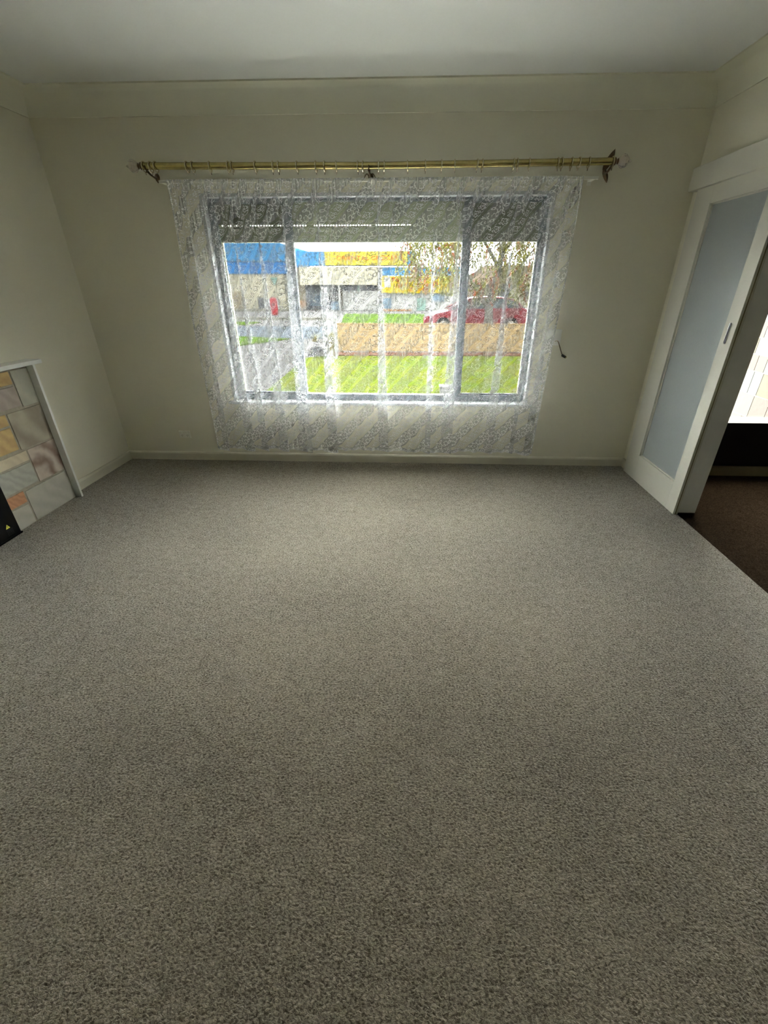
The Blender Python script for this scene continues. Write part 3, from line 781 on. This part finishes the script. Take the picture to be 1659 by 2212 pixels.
flat('grass_patch', [(-7.4, 20.6), (-6.2, 20.6), (-6.0, 22.4), (-7.6, 22.6)], GZ - 0.05, GZ + 0.01, 'verge', 'tiny green grass patch beyond the road at far left', 'grass', 'stuff')
flat('grass_verge', [(-1.2, 20.9), (14, 20.9), (14, 30.3), (-2.4, 30.3)], GZ - 0.05, GZ + 0.015, 'verge', 'green grass verge seen above the timber fence', 'grass', 'stuff')
flat('kerb', [(-30, 24.3), (-2.0, 24.3), (-2.0, 24.6), (-30, 24.6)], GZ - 0.05, GZ + 0.12, 'kerb', 'pale concrete kerb in front of the blue building', 'kerb')
flat('garden_bed', [(0.0, 9.64), (14, 9.96), (14, 10.5), (0.0, 10.22)], GZ - 0.05, GZ + 0.03, 'bed', 'red brown edging bed at the foot of the timber fence', 'garden bed')

# timber fence
fe = thing('timber_fence', (4.2, 10.35, GZ), 'low cream timber board fence behind the lawn', 'fence')
FT = 0.445
for px in (0.45, 1.35, 2.7, 3.55, 4.55, 5.5, 7.0, 8.5):
    MB().box(px - 0.045, px + 0.045, 10.36, 10.45, GZ, FT - 0.02).build('fence_post', M['fence'], fe)
bb = MB(); zz = GZ + 0.05; i = 0
while zz < FT - 0.03:
    bb.box(0.35, 9.5, 10.33, 10.355, zz, min(zz + 0.112, FT - 0.012)); zz += 0.118
bb.build('board_panel', M['fence'], fe)
MB().box(0.35, 9.5, 10.31, 10.40, FT - 0.012, FT + 0.006).build('top_rail', M['fence'], fe)
for px in (0.9, 1.9, 3.1, 4.05, 5.05, 6.2): MB().box(px - 0.02, px + 0.02, 10.322, 10.33, GZ + 0.05, FT - 0.02).build('cover_batten', M['fence'], fe)

# ornamental grass, shrub, letterbox
def blades(name, cx, cy, n, hgt, spread, m, lab, cat):
    mb = MB(); rnd = random.Random(11)
    for _ in range(n):
        a = rnd.uniform(0, 2 * PI); r0 = rnd.uniform(0, 0.10); L = hgt * rnd.uniform(0.6, 1.1); sp = spread * rnd.uniform(0.2, 1.0)
        wd = rnd.uniform(0.006, 0.013); dx, dy = math.cos(a), math.sin(a); px, py = -dy, dx; vs = []
        for i in range(6):
            t = i / 5; r = r0 + sp * t ** 1.7; z = GZ + L * (t - 0.38 * t ** 3 * (sp / spread)) ; q = wd * (1 - t * 0.9)
            vs += [(cx + dx * r - px * q, cy + dy * r - py * q, z), (cx + dx * r + px * q, cy + dy * r + py * q, z + 0.002)]
        mb.add(vs, [(2 * i, 2 * i + 1, 2 * i + 3, 2 * i + 2) for i in range(5)])
    o = mb.build(name, M[m], fixn=False); return tag(o, lab, cat)
blades('ornamental_grass', 0.30, 9.35, 260, 0.92, 0.34, 'straw', 'straw yellow strappy grass plant at the left end of the fence', 'plant')
blades('ornamental_grass', -1.0, 13.2, 60, 0.35, 0.3, 'straw', 'small straw coloured grass clump beside the driveway', 'plant')
sm_ = MB(); rnd = random.Random(5)
for _ in range(420):
    a = rnd.uniform(0, 2 * PI); e = rnd.uniform(0, PI / 2); r = rnd.uniform(0.6, 1.0)
    c = Vector((-0.12 + 0.30 * r * math.cos(a) * math.cos(e), 9.40 + 0.22 * r * math.sin(a) * math.cos(e), GZ + 0.03 + 0.26 * r * math.sin(e)))
    d1 = Vector((rnd.uniform(-1, 1), rnd.uniform(-1, 1), rnd.uniform(-1, 1))).normalized(); d2 = d1.orthogonal().normalized()
    sm_.add([c - d1 * .03, c + d2 * .014, c + d1 * .03, c - d2 * .014], [(0, 1, 2, 3)])
tag(sm_.build('low_shrub', M['mound'], fixn=False), 'low dark grey shrub between driveway and grass plant', 'shrub')
lb = thing('letterbox', (0.50, 9.0, GZ), 'cream letterbox on a post beside the grass plant', 'letterbox')
MB().box(0.42, 0.60, 8.93, 9.12, 0.585, 0.765, b=0.008).build('box_body', M['whitew'], lb)
MB().box(0.485, 0.535, 9.0, 9.05, GZ, 0.59).build('post', M['whitew'], lb)
RF = Matrix.Rotation(PI / 2, 3, 'X')
text_mb('2', 0.10, (0.555, 8.928, 0.665), RF, M['shopdark'], name='house_number', parent=lb)
wbx = thing('utility_box', (3.37, 4.73, GZ), 'small white box on the lawn near the window', 'box')
MB().box(3.24, 3.46, 4.62, 4.84, GZ, GZ + 0.13, b=0.01).build('box_body', M['flint'], wbx)
MB().box(3.22, 3.48, 4.60, 4.86, GZ + 0.13, GZ + 0.155, b=0.006).build('box_lid', M['flint'], wbx)

# red pillar
pb = thing('red_post', (-7.13, 29.0, GZ), 'red round topped post standing before the blue building', 'post')
q_ = MB(); q_.lathe([(0.20, 0), (0.20, 0.06), (0.235, 0.10), (0.245, 0.75), (0.235, 0.95), (0.18, 1.06), (0.06, 1.10), (0.01, 1.105)], (-7.13, 29, GZ), 'z', 24)
q_.build('post_body', M['pillar'], pb, smooth=True)
MB().box(-7.23, -7.03, 28.745, 28.76, 0.22, 0.30).build('dark_slot', M['shopdark'], pb)

# ------------------------------------------------------------------ red car
def car():
    root = thing('car', (5.45, 17.4, GZ), 'red hatchback parked on the road behind the timber fence', 'car')
    x0 = 3.12; L = 4.6; z = GZ; yc = 17.4; hw = 0.86
    low = [(0.02, 0.28), (0.0, 0.50), (0.10, 0.66), (0.55, 0.80), (1.15, 0.92), (1.6, 0.96), (2.6, 0.98), (3.7, 1.0), (4.35, 0.99), (4.52, 0.90), (4.60, 0.60), (4.56, 0.30), (4.3, 0.20), (0.3, 0.20)]
    b = MB(); n = len(low)
    for (ya, yb, sc_) in ((-1, -0.86, 0.97), (-0.86, 0.86, 1.0), (0.86, 1, 0.97)): pass
    vs = []; ys = [(-hw, 0.96), (-hw + 0.08, 1.0), (hw - 0.08, 1.0), (hw, 0.96)]
    cxm = L / 2; czm = 0.6
    for (yy, k) in ys:
        for (px, pz) in low: vs.append((x0 + cxm + (px - cxm) * (0.985 + (k - 0.96) * 0.375), yc + yy, z + czm + (pz - czm) * k))
    fs = [(j * n + i, j * n + (i + 1) % n, (j + 1) * n + (i + 1) % n, (j + 1) * n + i) for j in range(3) for i in range(n)] + [tuple(range(n)), tuple(3 * n + i for i in range(n))]
    b.add(vs, fs); b.build('body', M['car'], root, smooth=True)
    def cab(pr, w0, w1, name, m, zt):
        c = MB(); vs = []; k = len(pr)
        for sg in (-1, 1):
            for (px, pz) in pr:
                t = (pz - 0.95) / (1.42 - 0.95); vs.append((x0 + px, yc + sg * (w0 + (w1 - w0) * t), z + pz))
        fs = [tuple(range(k)), tuple(range(2 * k - 1, k - 1, -1))] + [(i, (i + 1) % k, (i + 1) % k + k, i + k) for i in range(k)]
        c.add(vs, fs); return c.build(name, m, root, smooth=False)
    cab([(1.05, 0.90), (1.55, 1.18), (1.98, 1.375), (2.5, 1.405), (3.4, 1.38), (3.9, 1.28), (4.38, 0.96)], 0.80, 0.62, 'cabin_glass', M['carglass'], 0)
    cab([(1.92, 1.365), (2.4, 1.425), (2.9, 1.43), (3.5, 1.405), (3.95, 1.30), (3.9, 1.27), (3.4, 1.37), (2.5, 1.395), (2.0, 1.35)], 0.815, 0.64, 'roof', M['car'], 0)
    for px0, px1 in ((1.03, 1.95), (2.62, 2.66), (3.55, 3.75), (4.25, 4.42)):
        for sg in (-1, 1):
            pm = MB()
            a0 = Vector((x0 + px0, yc + sg * 0.805, z + 0.93)); top = 1.36 if px0 < 3.8 else 1.30
            xt = {1.03: 1.95, 2.62: 2.60, 3.55: 3.42, 4.25: 3.92}[px0]
            a1 = Vector((x0 + xt, yc + sg * 0.655, z + top)); pm.tube([a0, (a0 + a1) / 2 + Vector((0, sg * .008, .01)), a1], 0.026, n=6)
            pm.build('window_pillar', M['car'], root)
    for wx in (0.85, 3.75):
        for sg in (-1, 1):
            wl_ = MB(); wl_.lathe([(0.20, -0.10), (0.31, -0.10), (0.325, -0.06), (0.325, 0.06), (0.31, 0.10), (0.20, 0.10)], (x0 + wx, yc + sg * 0.80, z + 0.325), 'y', 24)
            wo_ = wl_.build('wheel', M['tyre'], root, smooth=True)
            hb_ = MB(); hb_.lathe([(0.19, -0.105), (0.19, 0.105)], (x0 + wx, yc + sg * 0.80, z + 0.325), 'y', 12); hb_.build('hubcap', M['chrome'], wo_)
    for sg in (-1, 1):
        MB().box(x0 + 0.04, x0 + 0.42, yc + sg * 0.70 - 0.12, yc + sg * 0.70 + 0.12, z + 0.60, z + 0.74, b=0.04).build('headlight', M['flint'], root)
        MB().box(x0 + 1.42, x0 + 1.60, yc + sg * 0.90 - 0.08, yc + sg * 0.90 + 0.05, z + 0.94, z + 1.06, b=0.03).build('wing_mirror', M['car'], root)
car()

# ------------------------------------------------------------------ tree by the road
def tree():
    root = thing('street_tree', (5.55, 13.2, GZ), 'yellow green tree with grey trunk standing behind the fence', 'tree')
    rnd = random.Random(21)
    tk = MB(); tk.tube([(5.40, 13.2, GZ), (5.40, 13.2, 0.2), (5.36, 13.2, 0.75), (5.48, 13.25, 1.3), (5.60, 13.3, 2.0), (5.7, 13.3, 3.0), (5.75, 13.3, 4.2)], [.20, .17, .15, .13, .11, .08, .04], n=12)
    tk.build('trunk', M['bark'], root, smooth=True)
    br = [[(5.37, 13.2, 0.7), (4.98, 13.15, 1.15), (4.55, 13.1, 1.75), (4.0, 13.0, 2.6), (3.5, 12.9, 3.3)],
          [(5.45, 13.2, 1.2), (6.0, 13.3, 1.6), (6.5, 13.3, 2.3), (7.1, 13.3, 3.0)],
          [(5.6, 13.3, 2.0), (5.1, 13.4, 2.7), (4.5, 13.4, 3.4)], [(5.65, 13.3, 2.5), (6.2, 13.1, 3.1), (6.8, 13.1, 3.9)],
          [(5.5, 13.2, 1.5), (5.6, 12.8, 2.2), (5.3, 12.3, 2.9)]]
    for b_ in br:
        k = MB(); k.tube(b_, [.075 - .055 * i / (len(b_) - 1) for i in range(len(b_))], n=8); k.build('branch', M['bark'], root, smooth=True)
    fo = MB(); cents = []
    for _ in range(330):
        x = rnd.uniform(2.35, 8.6); y = rnd.uniform(12.2, 14.4)
        lo = 1.35 if x < 3.3 else (1.25 if x < 4.6 else 0.95)
        z = rnd.uniform(lo + 0.25, 4.4)
        cents.append((x, y, z, lo))
    for (x, y, z, lo) in cents:
        for _ in range(rnd.randint(3, 5)):
            sx, sy = x + rnd.uniform(-.35, .35), y + rnd.uniform(-.35, .35); Ls = rnd.uniform(0.4, 1.0); top = z + rnd.uniform(0, 0.4)
            mm_ = M['leafo'] if rnd.random() < 0.13 else M['leafy']
            for i in range(15):
                t = i / 14; c = Vector((sx + .06 * math.sin(t * 5 + sx * 9), sy, max(top - Ls * t, lo + rnd.uniform(-0.1, 0.1))))
                d1 = Vector((rnd.uniform(-.7, .7), rnd.uniform(-.5, .5), -rnd.uniform(.4, 1))).normalized(); d2 = d1.cross(Vector((rnd.uniform(-1, 1), rnd.uniform(-1, 1), .1)).normalized()).normalized()
                l = rnd.uniform(.07, .14); q = l * .26
                fo.add([c, c + d1 * l * .5 + d2 * q, c + d1 * l, c + d1 * l * .5 - d2 * q], [(0, 1, 2, 3)], mm_)
    fo.build('foliage', None, root, fixn=False)
tree()

# ------------------------------------------------------------------ shops across the road
b1 = thing('blue_building', (-14, 36, GZ), 'blue clad building with cream ground floor at far left', 'building')
def ribbed(x0, x1, y, z0, z1, m, name, par, step=0.22):
    mb = MB(); mb.box(x0, x1, y, y + 0.2, z0, z1); x = x0 + 0.05
    while x < x1 - 0.06: mb.box(x, x + 0.05, y - 0.03, y, z0, z1); x += step
    return mb.build(name, M[m], par)
up = MB(); up.prism([(-24, 3.13), (-7.76, 3.13), (-7.70, 4.0), (-7.9, 4.38), (-8.4, 4.46), (-24, 4.46)], 35, 45, axis='y'); up.build('upper_cladding', M['blue'], b1)
rb = MB(); x = -23.9
while x < -8.6: rb.box(x, x + 0.05, 34.97, 34.999, 3.15, 4.42); x += 0.22
rb.build('cladding_ribs', M['blue'], b1)
MB().box(-24, -7.8, 35.02, 45, 2.26, 3.10).build('lower_cladding', M['blued'], b1)
MB().box(-24, -7.75, 34.98, 35.02, 3.095, 3.135).build('joint_flashing', M['shopdark'], b1)
MB().box(-24, -7.9, 35.1, 45, GZ, 2.26).build('ground_floor_wall', M['creamw'], b1)
MB().box(-12.6, -11.4, 34.6, 34.8, GZ, 1.0).build('tan_screen', M['tan'], b1)
MB().box(-10.2, -9.75, 35.0, 35.1, GZ, 0.55).build('doorway', M['shopdark'], b1)
MB().box(-9.7, -8.5, 34.9, 35.1, GZ + 0.05, 0.48).build('white_panel', M['whitew'], b1)
MB().prism([(-8.95, 2.0), (-8.35, 2.0), (-8.65, 1.42)], 34.9, 35.0, axis='y').build('pennant_sign', M['aqua'], b1)
MB().box(-12.6, -7.4, 33.6, 34.4, GZ, GZ + 0.16).build('step', M['kerb'], b1)

b2 = thing('grocery_shop', (-2.5, 37, GZ), 'cream shop with blue parapet and long pale yellow sign', 'shop')
pp = thing('roof_parapet', (-2.2, 35.1, 2.8), 'blue roof parapet running above the cream grocery shop', 'parapet')
MB().box(-7.05, 2.6, 35.0, 35.25, 2.82, 3.80).build('parapet_panel', M['blue'], pp)
MB().box(-7.3, 2.7, 34.96, 35.25, 2.78, 2.82).build('parapet_flashing', M['shopdark'], pp)
MB().box(-6.5, -0.33, 34.7, 36.5, 1.47, 2.74).build('fascia', M['creamw'], b2)
MB().box(-7.3, -0.05, 36.5, 45, GZ, 2.76).build('shop_wall', M['tan'], b2)
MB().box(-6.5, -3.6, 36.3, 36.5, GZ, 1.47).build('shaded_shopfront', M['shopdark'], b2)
MB().box(-3.25, -0.5, 35.3, 35.4, 1.06, 1.47).build('window_band', M['shopdark'], b2)
MB().box(-3.2, -0.3, 35.3, 35.5, GZ, 1.04).build('front_wall', M['whitew'], b2)
MB().box(-1.95, -1.8, 35.2, 35.3, 1.04, 1.46).build('window_mullion', M['aqua'], b2)
MB().box(-3.46, -3.32, 34.75, 34.9, GZ - 0.02, 1.47).build('veranda_post', M['whitew'], b2)
gr_ = MB()
for i in range(7): gr_.box(-4.72 + i * 0.16, -4.66 + i * 0.16, 36.1, 36.2, 0.15, 0.95)
gr_.build('security_grille', M['whitew'], b2)
lv = MB()
for i in range(8): lv.box(-6.2, -5.2, 36.15, 36.22, -0.1 + i * 0.16, -0.03 + i * 0.16)
lv.build('louvre_panel', M['shopblue'], b2)
MB().box(-4.35, -3.65, 36.0, 36.3, GZ, 0.22).build('blue_counter', M['shopblue'], b2)
MB().box(-6.85, -6.3, 35.2, 35.5, -0.2, 0.30).build('terracotta_planter', M['terra'], b2)
s1 = thing('shop_sign', (-1.2, 34.9, 2.84), 'long pale yellow roof sign with small red lettering', 'sign')
MB().box(-4.42, 2.07, 34.86, 34.95, 2.84, 3.79).build('sign_board', M['yel'], s1)
text_mb('ORIENTAL GROCERY', 0.42, (-0.9, 34.85, 3.32), RF, M['redtxt'], name='lettering', parent=s1, width=5.2)
b3 = thing('white_shop', (3.3, 37, GZ), 'white walled shop with blue fascia right of the grocery', 'shop')
MB().box(0.0, 6.6, 35.2, 45, GZ, 2.10).build('shop_wall', M['whitew'], b3)
ribbed(0.1, 6.4, 35.0, 2.11, 2.72, 'blue', 'blue_fascia', b3, 0.3)
MB().box(0.12, 0.80, 35.1, 35.2, -0.32, 0.50).build('shop_window', M['shopblue'], b3)
MB().box(2.9, 3.6, 35.1, 35.2, GZ, 0.5).build('glass_door', M['aqua'], b3)
MB().box(4.1, 5.1, 35.1, 35.2, 0.3, 0.8).build('shop_window', M['shopblue'], b3)
MB().box(0.14, 2.5, 33.9, 34.0, -0.42, -0.22).build('orange_lettered_board', M['kerb'], b3)
ol = MB(); xx = 0.25
while xx < 2.4:
    wd = random.uniform(.06, .16); ol.box(xx, xx + wd, 33.86, 33.9, -0.38, -0.27); xx += wd + random.uniform(.03, .08)
ol.build('board_print', M['ortxt'], b3)
s2 = thing('shop_sign', (2.7, 34.9, 0.9), 'bright yellow shop sign crowded with bold red characters', 'sign')
MB().box(-0.02, 5.42, 34.86, 34.95, 0.89, 2.10).build('sign_board', M['yel2'], s2)
tx2 = MB(); rnd = random.Random(9)
for (zr, h_, xa, xb) in ((1.68, 0.30, 0.85, 3.6), (1.30, 0.27, 1.0, 3.9)):
    x = xa
    while x < xb:
        wdt = 0.26
        for k in range(5):
            if rnd.random() < .5: zz = zr + h_ * rnd.choice((0, .3, .6, .85)); tx2.box(x, x + wdt, 34.84, 34.86, zz, zz + .055)
            else: xx = x + wdt * rnd.choice((0, .4, .85)); tx2.box(xx, xx + .06, 34.84, 34.86, zr, zr + h_)
        x += 0.36
tx2.build('red_characters', M['redtxt'], s2)
tx3 = MB(); x = 2.0
while x < 3.3:
    wdt = rnd.uniform(.05, .16)
    for zr in (1.16, 1.03): tx3.box(x, x + wdt, 34.84, 34.86, zr, zr + .06)
    x += wdt + .05
tx3.build('small_print', M['redtxt'], s2)
MB().box(0.25, 0.75, 34.83, 34.86, 1.30, 2.02, b=0.01).build('white_figure_panel', M['whitew'], s2)

hs_ = thing('house', (11.5, 41, GZ), 'cream house with brown roof seen through the tree', 'house')
MB().box(7.4, 17, 40, 46, GZ, 1.55).build('house_wall', M['creamw'], hs_)
rf = MB(); rf.add([(7.0, 39.5, 1.5), (17.4, 39.5, 1.5), (17.4, 46.5, 1.5), (7.0, 46.5, 1.5), (9.2, 43, 3.1), (14.8, 43, 3.1)], [(0, 1, 5, 4), (1, 2, 5), (2, 3, 4, 5), (3, 0, 4), (0, 3, 2, 1)])
rf.build('hipped_roof', M['roof'], hs_)
for x in (8.0, 10.2, 12.6, 14.4): MB().box(x, x + 1.1, 39.95, 40.0, 0.2, 1.1).build('house_window', M['shopdark'], hs_)

def stone_out(n, a, b): return stone(n, tuple(c * KO * 0.43 for c in a), tuple(c * KO * 0.43 for c in b))
# stone wing wall outside the adjoining room's window
wg = thing('stone_wing_wall', (6.5, 1.6, GZ), 'pale multicoloured stone wall outside the adjoining room window', 'wall')
wbk = MB(); wbk.box(6.52, 6.72, 0.26, 3.4, GZ, 2.66); wbk.build('mortar_backing', M['grout'], wg)
so = MB(); rnd = random.Random(4); OUT = [stone_out('outer_cream', (0.34, 0.31, 0.22), (0.28, 0.25, 0.17)), stone_out('outer_ochre', (0.36, 0.22, 0.06), (0.29, 0.17, 0.05)), stone_out('outer_pink', (0.34, 0.19, 0.12), (0.28, 0.15, 0.10)), stone_out('outer_white', (0.33, 0.33, 0.30), (0.28, 0.28, 0.25)), stone_out('outer_buff', (0.34, 0.27, 0.16), (0.28, 0.21, 0.12))]
z = GZ; i = 0
while z < 2.6:
    h_ = rnd.choice((0.11, 0.17, 0.24)); y = 0.27 + rnd.uniform(-.1, 0)
    while y < 3.35:
        l_ = rnd.choice((0.14, 0.24, 0.34)); so.box(6.512, 6.53, max(y, 0.262), min(y + l_ - 0.007, 3.4), z, min(z + h_ - 0.007, 2.66), m=OUT[rnd.randrange(5)]); y += l_
    z += h_
so.build('stone_facing', None, wg)
